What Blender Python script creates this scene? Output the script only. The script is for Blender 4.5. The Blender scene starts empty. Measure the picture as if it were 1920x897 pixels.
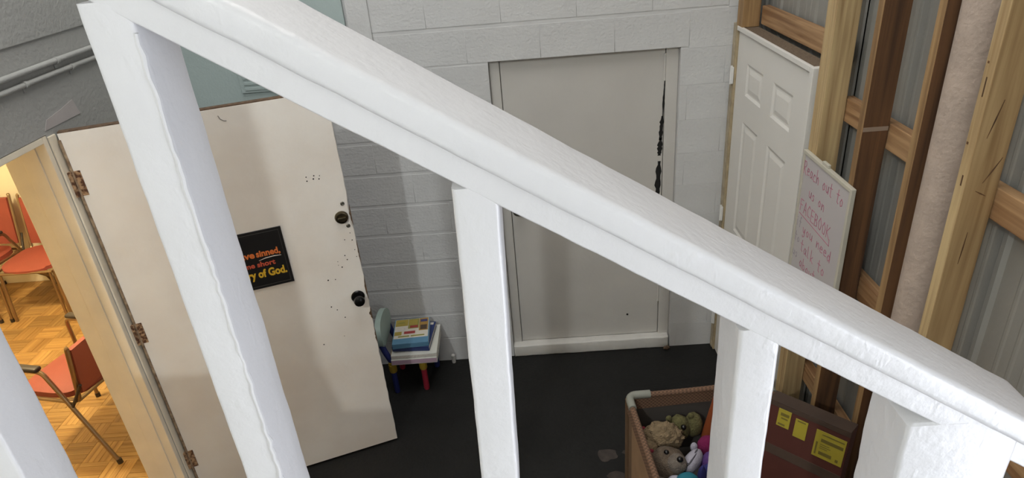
import bpy, bmesh, math, random
from mathutils import Vector, Matrix, noise
random.seed(7)
sc = bpy.context.scene
COL = sc.collection
R = math.radians

# ------------------------------------------------------------------ camera
cam_d = bpy.data.cameras.new('camera')
cam = bpy.data.objects.new('camera', cam_d); COL.objects.link(cam)
cam_d.sensor_width = 36.0
cam_d.lens = 36.0 * 1240.4 / 1920.0
cam_d.clip_start = 0.02
yaw, pit, rol = R(-1.9625), R(27.3227), R(-4.881)
fwd = Vector((math.sin(yaw)*math.cos(pit), math.cos(yaw)*math.cos(pit), -math.sin(pit)))
rgt = Vector((math.cos(yaw), -math.sin(yaw), 0)); upv = rgt.cross(fwd)
cr = math.cos(rol)*rgt + math.sin(rol)*upv; cu = -math.sin(rol)*rgt + math.cos(rol)*upv
m = Matrix((cr, cu, -fwd)).transposed().to_4x4(); m.translation = (0, 0, 2.78)
cam.matrix_world = m
sc.camera = cam

# ------------------------------------------------------------------ world, lights, exposure
w = bpy.data.worlds.new('world'); sc.world = w; w.use_nodes = True
w.node_tree.nodes['Background'].inputs[0].default_value = (0.75, 0.85, 1.0, 1)
w.node_tree.nodes['Background'].inputs[1].default_value = 0.6
vs = sc.view_settings
vs.view_transform = 'Standard'; vs.look = 'None'; vs.gamma = 1.0; vs.use_curve_mapping = False
vs.exposure = 0.0

def area(name, loc, rot, sx, sy, power, color):
    d = bpy.data.lights.new(name, 'AREA'); d.shape = 'RECTANGLE'; d.size = sx; d.size_y = sy
    d.energy = power; d.color = color
    o = bpy.data.objects.new(name, d); COL.objects.link(o); o.location = loc; o.rotation_euler = rot
    return o
def point(name, loc, power, color, radius=0.05):
    d = bpy.data.lights.new(name, 'POINT'); d.energy = power; d.color = color; d.shadow_soft_size = radius
    o = bpy.data.objects.new(name, d); COL.objects.link(o); o.location = loc
    return o
# daylight through the open doorway in the right wall beside the stairs, facing -X
area('daylight_doorway', (1.85, -0.28, 1.15), (0, R(90), 0), 2.0, 1.6, 72, (0.90, 0.925, 1.0))
# soft fill light added under the closed ceiling of the hall
area('overhead_fill', (-0.6, 2.1, 5.12), (0, 0, 0), 2.4, 2.2, 73, (1.0, 0.975, 0.95))
# cool lamp on the left wall over the landing
point('landing_lamp', (-1.75, -2.0, 4.6), 246, (0.96, 0.995, 0.985), 0.04)
# warm ceiling lamps of the side room
point('side_room_lamp', (-3.4, 3.3, 2.55), 185, (1.0, 0.83, 0.54), 0.12)

# ------------------------------------------------------------------ helpers
MATS = {}
def nt(name):
    mt = bpy.data.materials.new(name); mt.use_nodes = True
    return mt, mt.node_tree.nodes, mt.node_tree.links, mt.node_tree.nodes['Principled BSDF']
def mat(name, col, rough=0.6, var=0.08, scale=6.0, bump=0.0, bscale=60.0, metal=0.0, col2=None, spec=0.5, lo=0.35, hi=0.7):
    if name in MATS: return MATS[name]
    mt, N, L, b = nt(name)
    tc = N.new('ShaderNodeTexCoord')
    nz = N.new('ShaderNodeTexNoise'); nz.inputs['Scale'].default_value = scale; nz.inputs['Detail'].default_value = 6
    L.new(tc.outputs['Object'], nz.inputs['Vector'])
    rp = N.new('ShaderNodeValToRGB'); rp.color_ramp.elements[0].position = lo; rp.color_ramp.elements[1].position = hi
    c2 = col2 if col2 else tuple(max(0, c*(1-var*2)) for c in col)
    rp.color_ramp.elements[0].color = (*c2, 1); rp.color_ramp.elements[1].color = (*col, 1)
    L.new(nz.outputs['Fac'], rp.inputs['Fac']); L.new(rp.outputs['Color'], b.inputs['Base Color'])
    b.inputs['Roughness'].default_value = rough; b.inputs['Metallic'].default_value = metal
    b.inputs['Specular IOR Level'].default_value = spec
    if bump:
        n2 = N.new('ShaderNodeTexNoise'); n2.inputs['Scale'].default_value = bscale; n2.inputs['Detail'].default_value = 4
        L.new(tc.outputs['Object'], n2.inputs['Vector'])
        bp = N.new('ShaderNodeBump'); bp.inputs['Strength'].default_value = bump; bp.inputs['Distance'].default_value = 0.01
        L.new(n2.outputs['Fac'], bp.inputs['Height']); L.new(bp.outputs['Normal'], b.inputs['Normal'])
    MATS[name] = mt
    return mt
def wood(name, light, dark, axis=2, rough=0.6, fine=38.0, rand=0.0):
    if name in MATS: return MATS[name]
    mt, N, L, b = nt(name)
    tc = N.new('ShaderNodeTexCoord'); mp = N.new('ShaderNodeMapping')
    oi = N.new('ShaderNodeObjectInfo'); ad = N.new('ShaderNodeVectorMath'); ad.operation = 'ADD'
    mul = N.new('ShaderNodeVectorMath'); mul.operation = 'SCALE'; mul.inputs['Scale'].default_value = 9.0
    cb = N.new('ShaderNodeCombineXYZ')
    for k in range(3): L.new(oi.outputs['Random'], cb.inputs[k])
    L.new(cb.outputs[0], mul.inputs[0]); L.new(tc.outputs['Object'], ad.inputs[0]); L.new(mul.outputs[0], ad.inputs[1])
    s = [1.0, 1.0, 1.0]; s[axis] = 0.045
    mp.inputs['Scale'].default_value = s
    L.new(ad.outputs[0], mp.inputs['Vector'])
    nz = N.new('ShaderNodeTexNoise'); nz.inputs['Scale'].default_value = fine; nz.inputs['Detail'].default_value = 8
    nz.inputs['Distortion'].default_value = 0.6
    L.new(mp.outputs[0], nz.inputs['Vector'])
    wv = N.new('ShaderNodeTexNoise'); wv.inputs['Scale'].default_value = fine*0.35; wv.inputs['Detail'].default_value = 3
    wv.inputs['Distortion'].default_value = 2.5
    L.new(mp.outputs[0], wv.inputs['Vector'])
    mx = N.new('ShaderNodeMath'); mx.operation = 'ADD'
    L.new(nz.outputs['Fac'], mx.inputs[0]); L.new(wv.outputs['Fac'], mx.inputs[1])
    rp = N.new('ShaderNodeValToRGB'); rp.color_ramp.elements[0].position = 0.40; rp.color_ramp.elements[1].position = 0.62
    hf = N.new('ShaderNodeMath'); hf.operation = 'MULTIPLY'; hf.inputs[1].default_value = 0.5
    L.new(mx.outputs[0], hf.inputs[0]); L.new(hf.outputs[0], rp.inputs['Fac'])
    rp.color_ramp.elements[0].color = (*dark, 1); rp.color_ramp.elements[1].color = (*light, 1)
    out = rp.outputs['Color']
    if rand:
        hs = N.new('ShaderNodeHueSaturation'); ma = N.new('ShaderNodeMapRange')
        ma.inputs['To Min'].default_value = 1 - rand; ma.inputs['To Max'].default_value = 1 + rand
        L.new(oi.outputs['Random'], ma.inputs['Value']); L.new(ma.outputs[0], hs.inputs['Value'])
        L.new(out, hs.inputs['Color']); out = hs.outputs['Color']
    L.new(out, b.inputs['Base Color']); b.inputs['Roughness'].default_value = rough
    bp = N.new('ShaderNodeBump'); bp.inputs['Strength'].default_value = 0.25; bp.inputs['Distance'].default_value = 0.004
    L.new(hf.outputs[0], bp.inputs['Height']); L.new(bp.outputs['Normal'], b.inputs['Normal'])
    MATS[name] = mt
    return mt

def new(): return bmesh.new()
def box(bm, x0, x1, y0, y1, z0, z1, mx=None):
    vs_ = [bm.verts.new(p) for p in ((x0,y0,z0),(x1,y0,z0),(x1,y1,z0),(x0,y1,z0),(x0,y0,z1),(x1,y0,z1),(x1,y1,z1),(x0,y1,z1))]
    if mx is not None:
        for v in vs_: v.co = mx @ v.co
    for f in ((3,2,1,0),(4,5,6,7),(0,1,5,4),(1,2,6,5),(2,3,7,6),(3,0,4,7)): bm.faces.new([vs_[i] for i in f])
    return vs_
def rbox(bm, x0, x1, y0, y1, z0, z1, r=0.004, seg=2, mx=None):
    t = bmesh.new(); box(t, x0, x1, y0, y1, z0, z1)
    bmesh.ops.bevel(t, geom=list(t.edges), offset=r, segments=seg, profile=0.5, affect='EDGES', clamp_overlap=True)
    merge(bm, t, mx)
def merge(bm, t, mx=None):
    if mx is not None: bmesh.ops.transform(t, matrix=mx, verts=list(t.verts))
    me = bpy.data.meshes.new('tmp'); t.to_mesh(me); bm.from_mesh(me); bpy.data.meshes.remove(me); t.free()
def tube(bm, pts, r, seg=10, caps=True):
    pts = [Vector(p) for p in pts]; rs = r if isinstance(r, (list, tuple)) else [r]*len(pts)
    rings = []; prev = None
    for i, p in enumerate(pts):
        t = ((pts[i+1] if i+1 < len(pts) else p) - (pts[i-1] if i else p)).normalized()
        if prev is None:
            a = t.orthogonal().normalized()
        else:
            a = (prev - t*prev.dot(t)).normalized()
        prev = a; c = t.cross(a)
        rings.append([bm.verts.new(p + rs[i]*(math.cos(2*math.pi*k/seg)*a + math.sin(2*math.pi*k/seg)*c)) for k in range(seg)])
    for a, c in zip(rings, rings[1:]):
        for k in range(seg): bm.faces.new((a[k], a[(k+1)%seg], c[(k+1)%seg], c[k]))
    if caps:
        bm.faces.new(rings[0][::-1]); bm.faces.new(rings[-1])
def arc(pts, rad, n=5):
    """round the corners of a polyline"""
    pts = [Vector(p) for p in pts]; out = [pts[0]]
    for a, b, c in zip(pts, pts[1:], pts[2:]):
        u = (a-b); v = (c-b); d = min(rad, u.length*0.45, v.length*0.45); p = b + u.normalized()*d; q = b + v.normalized()*d
        for k in range(n+1):
            t = k/n; out.append((1-t)**2*p + 2*t*(1-t)*b + t*t*q)
    out.append(pts[-1]); return out
def lathe(bm, prof, mx, seg=24):
    """prof: (radius, height) pairs, axis z, then mx"""
    rings = []
    for r, h in prof:
        if r < 1e-6: rings.append([bm.verts.new(mx @ Vector((0,0,h)))])
        else: rings.append([bm.verts.new(mx @ Vector((r*math.cos(2*math.pi*k/seg), r*math.sin(2*math.pi*k/seg), h))) for k in range(seg)])
    for a, c in zip(rings, rings[1:]):
        for k in range(seg):
            k2 = (k+1) % seg
            if len(a) == 1 and len(c) == 1: continue
            if len(a) == 1: bm.faces.new((a[0], c[k2], c[k]))
            elif len(c) == 1: bm.faces.new((a[k], a[k2], c[0]))
            else: bm.faces.new((a[k], a[k2], c[k2], c[k]))
def blob(bm, c, r, sub=3, amp=0.0, freq=8.0, rot=None, seed=0.0):
    """ellipsoid with a lumpy, furry outline"""
    t = bmesh.new(); bmesh.ops.create_icosphere(t, subdivisions=sub, radius=1.0)
    rv = Vector(r) if hasattr(r, '__len__') else Vector((r, r, r))
    q = rot.to_matrix() if rot is not None else Matrix.Identity(3)
    for v in t.verts:
        n = v.co.normalized(); k = 1 + amp*(noise.noise(n*freq*0.5 + Vector((seed, 3.1, seed*2))) + 0.6*noise.noise(n*freq*1.7 + Vector((seed*3, 1, 0))))
        v.co = Vector(c) + q @ Vector((n.x*rv.x*k, n.y*rv.y*k, n.z*rv.z*k))
    merge(bm, t)
def rrect(w_, h_, r, k=3):
    pts = []
    for cx, cy, a0 in ((w_-r, h_-r, 0), (r, h_-r, 90), (r, r, 180), (w_-r, r, 270)):
        for i in range(k+1):
            a = R(a0 + 90*i/k); pts.append((cx + r*math.cos(a), cy + r*math.sin(a)))
    return pts
def sweep(bm, rings):
    rr = [[bm.verts.new(p) for p in ring] for ring in rings]; n = len(rr[0])
    for a, c in zip(rr, rr[1:]):
        for k in range(n): bm.faces.new((a[k], a[(k+1)%n], c[(k+1)%n], c[k]))
    bm.faces.new(rr[0][::-1]); bm.faces.new(rr[-1])
def paint(p, amp, s=22.0):
    """uneven brushed paint build-up"""
    p = Vector(p)
    return p + amp*Vector((noise.noise(p*s), noise.noise(p*s + Vector((7,1,3))), noise.noise(p*s + Vector((2,9,5)))))

INV = {}
def mesh_obj(name, bm, material, parent=None, smooth=False, loc=None):
    """loc given: the mesh is local to loc. Otherwise bm is in world space (moved into the parent's frame)."""
    if parent is not None and loc is None and parent in INV:
        bmesh.ops.transform(bm, matrix=INV[parent], verts=list(bm.verts))
    bmesh.ops.recalc_face_normals(bm, faces=list(bm.faces))
    me = bpy.data.meshes.new(name); bm.to_mesh(me); bm.free()
    if smooth:
        for p in me.polygons: p.use_smooth = True
        try: me.set_sharp_from_angle(angle=R(38))
        except Exception: pass
    mats = material if isinstance(material, (list, tuple)) else [material]
    for mm in mats: me.materials.append(mm)
    o = bpy.data.objects.new(name, me); COL.objects.link(o)
    if loc is not None: o.location = loc
    if parent is not None:
        o.parent = parent
        if parent in INV: INV[o] = INV[parent]
    return o
def tag(o, label, cat, group=None, kind=None):
    o['label'] = label; o['category'] = cat
    if group: o['group'] = group
    if kind: o['kind'] = kind
    return o
def struct(o, label, cat):
    o['kind'] = 'structure'; o['label'] = label; o['category'] = cat
    return o
def thing(name, label, cat, loc=(0,0,0), rz=0.0, group=None):
    o = bpy.data.objects.new(name, None); COL.objects.link(o); o.empty_display_size = 0.1
    o.location = loc; o.rotation_euler = (0, 0, rz); tag(o, label, cat, group)
    INV[o] = (Matrix.Translation(loc) @ Matrix.Rotation(rz, 4, 'Z')).inverted()
    return o
def one(name, bm, material, label, cat, group=None, smooth=False):
    """a thing that is one mesh; origin moved to the centre of its base"""
    xs = [v.co for v in bm.verts]
    c = Vector(((min(v.x for v in xs)+max(v.x for v in xs))/2, (min(v.y for v in xs)+max(v.y for v in xs))/2, min(v.z for v in xs)))
    bmesh.ops.translate(bm, vec=-c, verts=list(bm.verts))
    o = mesh_obj(name, bm, material, None, smooth, loc=c)
    INV[o] = Matrix.Translation(c).inverted()
    return tag(o, label, cat, group)
def text_bm(s, size, bold=0.0, shear=0.0):
    cu_ = bpy.data.curves.new('t', 'FONT'); cu_.body = s; cu_.size = size; cu_.offset = bold; cu_.shear = shear
    cu_.extrude = 0.0006; cu_.resolution_u = 3
    o = bpy.data.objects.new('t', cu_); COL.objects.link(o)
    dg = bpy.context.evaluated_depsgraph_get(); me = o.evaluated_get(dg).to_mesh()
    t = bmesh.new(); t.from_mesh(me); o.evaluated_get(dg).to_mesh_clear()
    bpy.data.objects.remove(o); bpy.data.curves.remove(cu_)
    return t

# ------------------------------------------------------------------ materials
rail_white = mat('rail_paint', (0.65, 0.65, 0.66), 0.34, 0.015, 9, 0.14, 60)
def lumps(mt, scale, lo, hi, strength):
    N = mt.node_tree.nodes; L = mt.node_tree.links; b_ = N['Principled BSDF']
    tc = N.new('ShaderNodeTexCoord'); nz = N.new('ShaderNodeTexNoise'); nz.inputs['Scale'].default_value = scale; nz.inputs['Detail'].default_value = 3
    mp = N.new('ShaderNodeMapping'); mp.inputs['Scale'].default_value = (1.0, 1.0, 0.45); L.new(tc.outputs['Object'], mp.inputs[0]); L.new(mp.outputs[0], nz.inputs['Vector'])
    rp = N.new('ShaderNodeValToRGB'); rp.color_ramp.elements[0].position = lo; rp.color_ramp.elements[1].position = hi; L.new(nz.outputs['Fac'], rp.inputs['Fac'])
    bp = N.new('ShaderNodeBump'); bp.inputs['Strength'].default_value = strength; bp.inputs['Distance'].default_value = 0.004; L.new(rp.outputs['Color'], bp.inputs['Height'])
    old = b_.inputs['Normal'].links[0].from_socket; L.new(old, bp.inputs['Normal']); L.new(bp.outputs['Normal'], b_.inputs['Normal'])
lumps(rail_white, 38.0, 0.62, 0.72, 0.13)
wall_grey = mat('block_paint', (0.58, 0.585, 0.585), 0.75, 0.05, 3.0, 0.32, 70)
mortar = mat('joint_paint', (0.58, 0.585, 0.585), 0.8, 0.05, 8)
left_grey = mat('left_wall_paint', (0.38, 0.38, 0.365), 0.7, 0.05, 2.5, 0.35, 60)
teal_paint = mat('teal_paint', (0.37, 0.445, 0.44), 0.65, 0.04, 4, 0.2, 80)
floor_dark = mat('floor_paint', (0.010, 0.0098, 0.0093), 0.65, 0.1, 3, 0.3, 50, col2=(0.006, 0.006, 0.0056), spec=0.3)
plaster = mat('stairwell_plaster', (0.6, 0.58, 0.54), 0.8, 0.04, 3)
door_cream = mat('door_cream', (0.87, 0.84, 0.79), 0.5, 0.05, 2.6, 0.15, 30, col2=(0.78, 0.72, 0.65))
door_grey = mat('door_grey', (0.55, 0.535, 0.505), 0.5, 0.04, 2.5, 0.12, 40)
door_white = mat('door_white', (0.70, 0.685, 0.65), 0.45, 0.02, 3, 0.05, 90)
trim_white = mat('trim_white', (0.6, 0.59, 0.56), 0.5, 0.06, 8, 0.2, 50)
cream_jamb = mat('jamb_cream', (0.88, 0.79, 0.63), 0.5, 0.06, 5, 0.25, 30)
rust = mat('rusty_hinge', (0.42, 0.26, 0.14), 0.8, 0.2, 60, 0.6, 120, col2=(0.09, 0.035, 0.015), lo=0.42, hi=0.58)
black = mat('matt_black', (0.008, 0.008, 0.008), 0.6, 0.1)
dark_gap = mat('dark_gap', (0.01, 0.009, 0.008), 0.9, 0.3, 40)
bronze = mat('aged_brass', (0.16, 0.13, 0.08), 0.3, 0.2, 40, metal=1.0)
black_metal = mat('black_metal', (0.012, 0.012, 0.012), 0.25, 0.1, metal=0.6)
steel = mat('zinc_sheet', (0.26, 0.254, 0.232), 0.5, 0.04, 5, 0.1, 30, metal=0.12)
white_metal = mat('white_metal', (0.7, 0.7, 0.68), 0.4, 0.03)
pine_light = wood('pine_light', (0.52, 0.385, 0.20), (0.30, 0.195, 0.09), 2)
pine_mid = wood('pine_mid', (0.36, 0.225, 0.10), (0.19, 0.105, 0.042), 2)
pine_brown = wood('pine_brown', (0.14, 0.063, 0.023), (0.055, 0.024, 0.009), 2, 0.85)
girt_wood = wood('girt_wood', (0.42, 0.26, 0.13), (0.20, 0.10, 0.042), 1)
particle = mat('particle_board', (0.19, 0.14, 0.095), 0.85, 0.2, 160, 0.3, 200, col2=(0.10, 0.07, 0.045))
concrete_pipe = mat('pipe_surface', (0.43, 0.345, 0.285), 0.8, 0.08, 14, 0.4, 60)
stain = mat('floor_stain', (0.055, 0.042, 0.036), 0.8, 0.2, 30)

# ================================================================== SETTING
# floor of the stair hall
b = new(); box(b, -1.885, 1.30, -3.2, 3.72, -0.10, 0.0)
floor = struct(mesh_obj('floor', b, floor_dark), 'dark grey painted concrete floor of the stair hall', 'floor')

# ---- back wall of painted blocks, with the recess of the white door
OX0, OX1, OZ1 = -0.175, 0.873, 2.16          # recess
YB = 3.64
b = new()
for x0, x1, z0, z1 in ((-2.07, OX0, 0, 5.2), (OX1, 1.30, 0, 5.2), (OX0, OX1, OZ1, 5.2)):
    box(b, x0, x1, YB+0.002, YB+0.20, z0, z1)
box(b, OX0, OX1, YB+0.12, YB+0.20, 0, OZ1)
wall_back = struct(mesh_obj('wall_back', b, mortar), 'grey painted block wall at the end of the stair hall', 'wall')
full_mesh = None
bl, bh = 0.4, 0.2
def wall_block(x0, x1, z0, z1, k):
    t = new(); g = 0.0003
    rbox(t, -(x1-x0)/2+g, (x1-x0)/2-g, -0.012, 0.03, -(z1-z0)/2+g, (z1-z0)/2-g, 0.0009, 1)
    global full_mesh
    loc = ((x0+x1)/2, YB+0.012 + random.uniform(-0.0004, 0.0004), (z0+z1)/2)
    if abs(x1-x0-bl) < 1e-6 and full_mesh is not None:
        t.free(); o = bpy.data.objects.new('block', full_mesh); COL.objects.link(o); o.location = loc; o.parent = wall_back; return
    o = mesh_obj('block', t, wall_grey, wall_back, True, loc=loc)
    if abs(x1-x0-bl) < 1e-6: full_mesh = o.data
for c in range(13):
    z0 = -0.02 + c*bh; z1 = z0 + bh
    z0 = max(z0, 0.0)
    x = -1.885 - (0.2 if c % 2 else 0.0)
    while x < 1.16:
        a0, a1 = max(x, -1.885), min(x+bl, 1.165); x += bl
        if a1 - a0 < 0.03: continue
        segs = [(a0, a1)]
        if z1 <= OZ1 + 0.001:
            segs = []
            if a0 < OX0: segs.append((a0, min(a1, OX0)))
            if a1 > OX1: segs.append((max(a0, OX1), a1))
        for s0, s1 in segs:
            if s1 - s0 > 0.03: wall_block(s0, s1, z0, z1, c)
# teal sheet covering the upper left of the back wall, and the batten beside it
b = new(); rbox(b, -1.884, -0.905, YB-0.022, YB-0.003, 1.82, 5.1, 0.002)
mesh_obj('teal_sheet', b, teal_paint, wall_back)
b = new(); rbox(b, -0.893, -0.775, YB-0.012, YB-0.003, 1.95, 5.1, 0.003)
mesh_obj('batten', b, wall_grey, wall_back)

# ---- white flush door in the recess
d1 = struct(thing('door_1', 'flush grey-white door with torn black edge in the back wall', 'door', (0.34, YB+0.05, 0)), 'flush grey-white door with torn black edge in the back wall', 'door')
b = new(); rbox(b, -0.113, 0.80, YB+0.046, YB+0.09, 0.092, 2.128, 0.003)
leaf1 = mesh_obj('door_leaf', b, door_grey, d1)
for nm, bx in (('door_frame', (OX0+0.001, -0.116, 2.158)), ('door_frame', (0.803, OX1-0.001, 2.158))):
    b = new(); rbox(b, bx[0], bx[1], YB+0.035, YB+0.115, 0.0, bx[2], 0.004); mesh_obj(nm, b, door_grey, d1)
b = new(); rbox(b, -0.116, 0.803, YB+0.035, YB+0.115, 2.131, 2.158, 0.004); mesh_obj('door_frame', b, door_grey, d1)
b = new(); n_ = 26
ring = []
for i in range(n_+1):
    x = OX0 + 0.002 + (OX1-OX0-0.012)*i/n_
    ring.append([paint((x, YB-0.012+p[0], 0.001+p[1]), 0.004, 14) for p in rrect(0.125, 0.088, 0.010)])
sweep(b, ring); mesh_obj('sill', b, trim_white, d1, True)
# knob, half hidden by the rail
b = new(); mx = Matrix.Translation((-0.075, YB+0.046, 1.085)) @ Matrix.Rotation(R(90), 4, 'X')
lathe(b, [(0, 0.0), (0.034, 0.0), (0.036, 0.006), (0.03, 0.012), (0.013, 0.016), (0.012, 0.035), (0.026, 0.045), (0.03, 0.057), (0.024, 0.068), (0, 0.072)], mx)
mesh_obj('knob', b, mat('old_nickel', (0.22, 0.21, 0.17), 0.4, 0.2, 30, metal=0.8), d1, True)['label'] = 'dull metal knob'
# painted-over hinge barrels
for z in (1.88, 0.42):
    b = new(); tube(b, [(0.797, YB+0.042, z-0.075), (0.797, YB+0.042, z+0.075)], 0.007, 10); mesh_obj('hinge', b, door_grey, d1, True)
# torn, splintered edge along the hinge side
def ragged(pts):
    b = new(); vf = [b.verts.new((x, YB+0.0445, z)) for x, z in pts]; vb = [b.verts.new((x, YB+0.052, z)) for x, z in pts]
    b.faces.new(vf); b.faces.new(vb[::-1]); n = len(pts)
    for k in range(n): b.faces.new((vf[k], vb[k], vb[(k+1)%n], vf[(k+1)%n]))
    return b
def strip(zs, wl, wr):
    l = []; r_ = []
    for z, a, c in zip(zs, wl, wr): l.append((a, z)); r_.append((c, z))
    return l + r_[::-1]
def gap(z0, z1, x0, x1, w0, n=12):
    zs = [z0 + (z1-z0)*i/n for i in range(n+1)]; wl = []; wr = []
    for i, z in enumerate(zs):
        t = i/n; xm = x0 + (x1-x0)*t; ww = w0*(0.55+0.45*math.sin(math.pi*t))*random.uniform(0.65, 1.25)
        wl.append(xm - ww*random.uniform(0.45, 0.6)); wr.append(xm + ww*random.uniform(0.35, 0.5))
    return strip(zs, wl, wr)
for args in ((1.80, 1.58, 0.801, 0.794, 0.010), (1.60, 1.455, 0.793, 0.786, 0.026), (1.47, 1.36, 0.787, 0.782, 0.03), (1.325, 1.06, 0.783, 0.777, 0.034)):
    mesh_obj('torn_edge', ragged(gap(*args)), dark_gap, leaf1)
b = new(); lathe(b, [(0, 0), (0.007, 0), (0.007, 0.003), (0, 0.003)], Matrix.Translation((0.598, YB+0.047, 0.25)) @ Matrix.Rotation(R(90), 4, 'X'), 12)
mesh_obj('peephole', b, black, leaf1)

# ---- left wall with the open doorway to the side room
XL, XLo = -1.885, -2.07
DY0, DY1, DZ = 1.40, 2.515, 2.085
b = new()
box(b, XLo, XL, DY1, YB, 0, 5.2); box(b, XLo, XL, -3.2, DY0, 0, 5.2); box(b, XLo, XL, DY0, DY1, DZ, 5.2)
wall_left = struct(mesh_obj('wall_left', b, left_grey), 'grey painted wall above and around the side room doorway', 'wall')
# shallow board seam and a bare patch next to the door head
b = new(); rbox(b, XL, XL+0.008, -3.15, 3.63, 2.425, 5.19, 0.003); mesh_obj('upper_board', b, left_grey, wall_left)
b = new()
pp = [(2.52, 2.10), (2.55, 2.135), (2.66, 2.15), (2.74, 2.165), (2.76, 2.10)]
vf = [b.verts.new((XL+0.003, y, z)) for y, z in pp]; vb = [b.verts.new((XL, y, z)) for y, z in pp]
b.faces.new(vf); b.faces.new(vb[::-1])
for k in range(5): b.faces.new((vf[k], vb[k], vb[(k+1)%5], vf[(k+1)%5]))
mesh_obj('bare_patch', b, mat('bare_plaster', (0.44, 0.405, 0.395), 0.85, 0.05, 12), wall_left)
# door lining (jamb) lit from the side room
trim_1 = struct(thing('trim_1', 'cream painted timber lining of the side room doorway', 'trim', (-1.98, 2.5, 0)), 'cream painted timber lining of the side room doorway', 'trim')
b = new(); rbox(b, -2.075, -1.886, 2.490, 2.5155, 0, DZ-0.002, 0.003); mesh_obj('jamb', b, cream_jamb, trim_1)
b = new(); rbox(b, -2.0, -1.93, 2.485, 2.492, 0, DZ-0.03, 0.003); mesh_obj('door_stop', b, cream_jamb, trim_1)
b = new(); rbox(b, -2.075, -1.886, 1.40, 1.425, 0, DZ-0.002, 0.003); mesh_obj('jamb', b, cream_jamb, trim_1)
b = new(); rbox(b, -2.075, -1.886, 1.425, 2.490, DZ-0.028, DZ-0.002, 0.003); mesh_obj('head_lining', b, cream_jamb, trim_1)
b = new(); rbox(b, -1.892, -1.878, 2.516, 2.56, 0, DZ-0.01, 0.003); mesh_obj('casing', b, cream_jamb, trim_1)

# ---- right wall: metal sheets on girts behind timber studs
b = new()
prof = []
y = -2.5; k = 0
step = [(0.0, 0.0), (0.030, 0.0), (0.042, 0.009), (0.058, 0.009), (0.070, 0.0), (0.10, 0.0), (0.106, 0.0018), (0.114, 0.0018), (0.12, 0.0), (0.15, 0.0), (0.156, 0.0018), (0.164, 0.0018), (0.17, 0.0)]
def sheet(y0, y1, name):
    b = new(); pr = []; y = y0
    while y < y1:
        for dy, dx in step:
            if y+dy <= y1: pr.append((y+dy, dx))
        y += 0.2
    pr.append((y1, 0.0))
    rows = [[b.verts.new((1.298 - dx + s, yy, z)) for yy, dx in pr] for s, z in ((0, 0.0), (0, 5.2))]
    rows2 = [[b.verts.new((1.302 - dx, yy, z)) for yy, dx in pr] for z in (0.0, 5.2)]
    for k in range(len(pr)-1):
        b.faces.new((rows[0][k], rows[0][k+1], rows[1][k+1], rows[1][k]))
        b.faces.new((rows2[0][k+1], rows2[0][k], rows2[1][k], rows2[1][k+1]))
    return mesh_obj(name, b, steel, wall_right)
wall_right = struct(thing('wall_right', 'ribbed zinc sheet wall on exposed timber studs and girts', 'wall', (1.28, 1.5, 0)), 'ribbed zinc sheet wall on exposed timber studs and girts', 'wall')
sheet(2.55, 3.655, 'metal_sheet'); sheet(1.66, 2.56, 'metal_sheet'); sheet(0.75, 1.67, 'metal_sheet'); sheet(0.47, 0.76, 'metal_sheet'); sheet(-3.2, -0.86, 'metal_sheet')
def stud(y0, y1, z0, z1, mt, x0=1.15, x1=1.239, name='stud', edge=None):
    b = new(); rbox(b, x0-1.195, x1-1.195, -(y1-y0)/2, (y1-y0)/2, 0, z1-z0, 0.0025, 2)
    o = mesh_obj(name, b, mt, wall_right, loc=(0, 0, 0))
    p = INV[wall_right] @ Vector((1.195, (y0+y1)/2, z0)); o.location = p
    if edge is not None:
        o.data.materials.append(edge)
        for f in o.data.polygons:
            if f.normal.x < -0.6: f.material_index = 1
    return o
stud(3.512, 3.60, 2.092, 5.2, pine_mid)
stud(2.528, 2.566, 0, 5.2, pine_light); stud(2.489, 2.527, 0, 5.2, pine_light)
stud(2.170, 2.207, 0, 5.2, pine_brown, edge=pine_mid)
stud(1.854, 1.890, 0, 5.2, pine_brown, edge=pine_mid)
b = new(); rbox(b, 1.152, 1.236, 2.1688, 2.171, 1.975, 1.990, 0.0003, 1); mesh_obj('strap_mark', b, mat('strap_mark', (0.30, 0.22, 0.16), 0.7), wall_right)
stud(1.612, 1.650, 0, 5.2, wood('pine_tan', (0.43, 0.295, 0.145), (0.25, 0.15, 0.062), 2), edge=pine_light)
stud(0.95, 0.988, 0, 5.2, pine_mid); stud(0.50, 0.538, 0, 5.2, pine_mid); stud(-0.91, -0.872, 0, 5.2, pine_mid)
def girt(y0, y1, z0, z1):
    b = new(); rbox(b, -0.019, 0.019, -(y1-y0)/2, (y1-y0)/2, -(z1-z0)/2, (z1-z0)/2, 0.0025, 2)
    o = mesh_obj('girt', b, girt_wood, wall_right, loc=(0, 0, 0)); o.location = INV[wall_right] @ Vector((1.26, (y0+y1)/2, (z0+z1)/2))
girt(2.57, 3.50, 2.107, 2.197)
girt(0.47, 2.525, 1.907, 1.997); girt(0.47, 2.525, 1.292, 1.388); girt(0.47, 2.525, 0.63, 0.725); girt(-1.3, 3.60, 3.0, 3.09)
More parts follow.
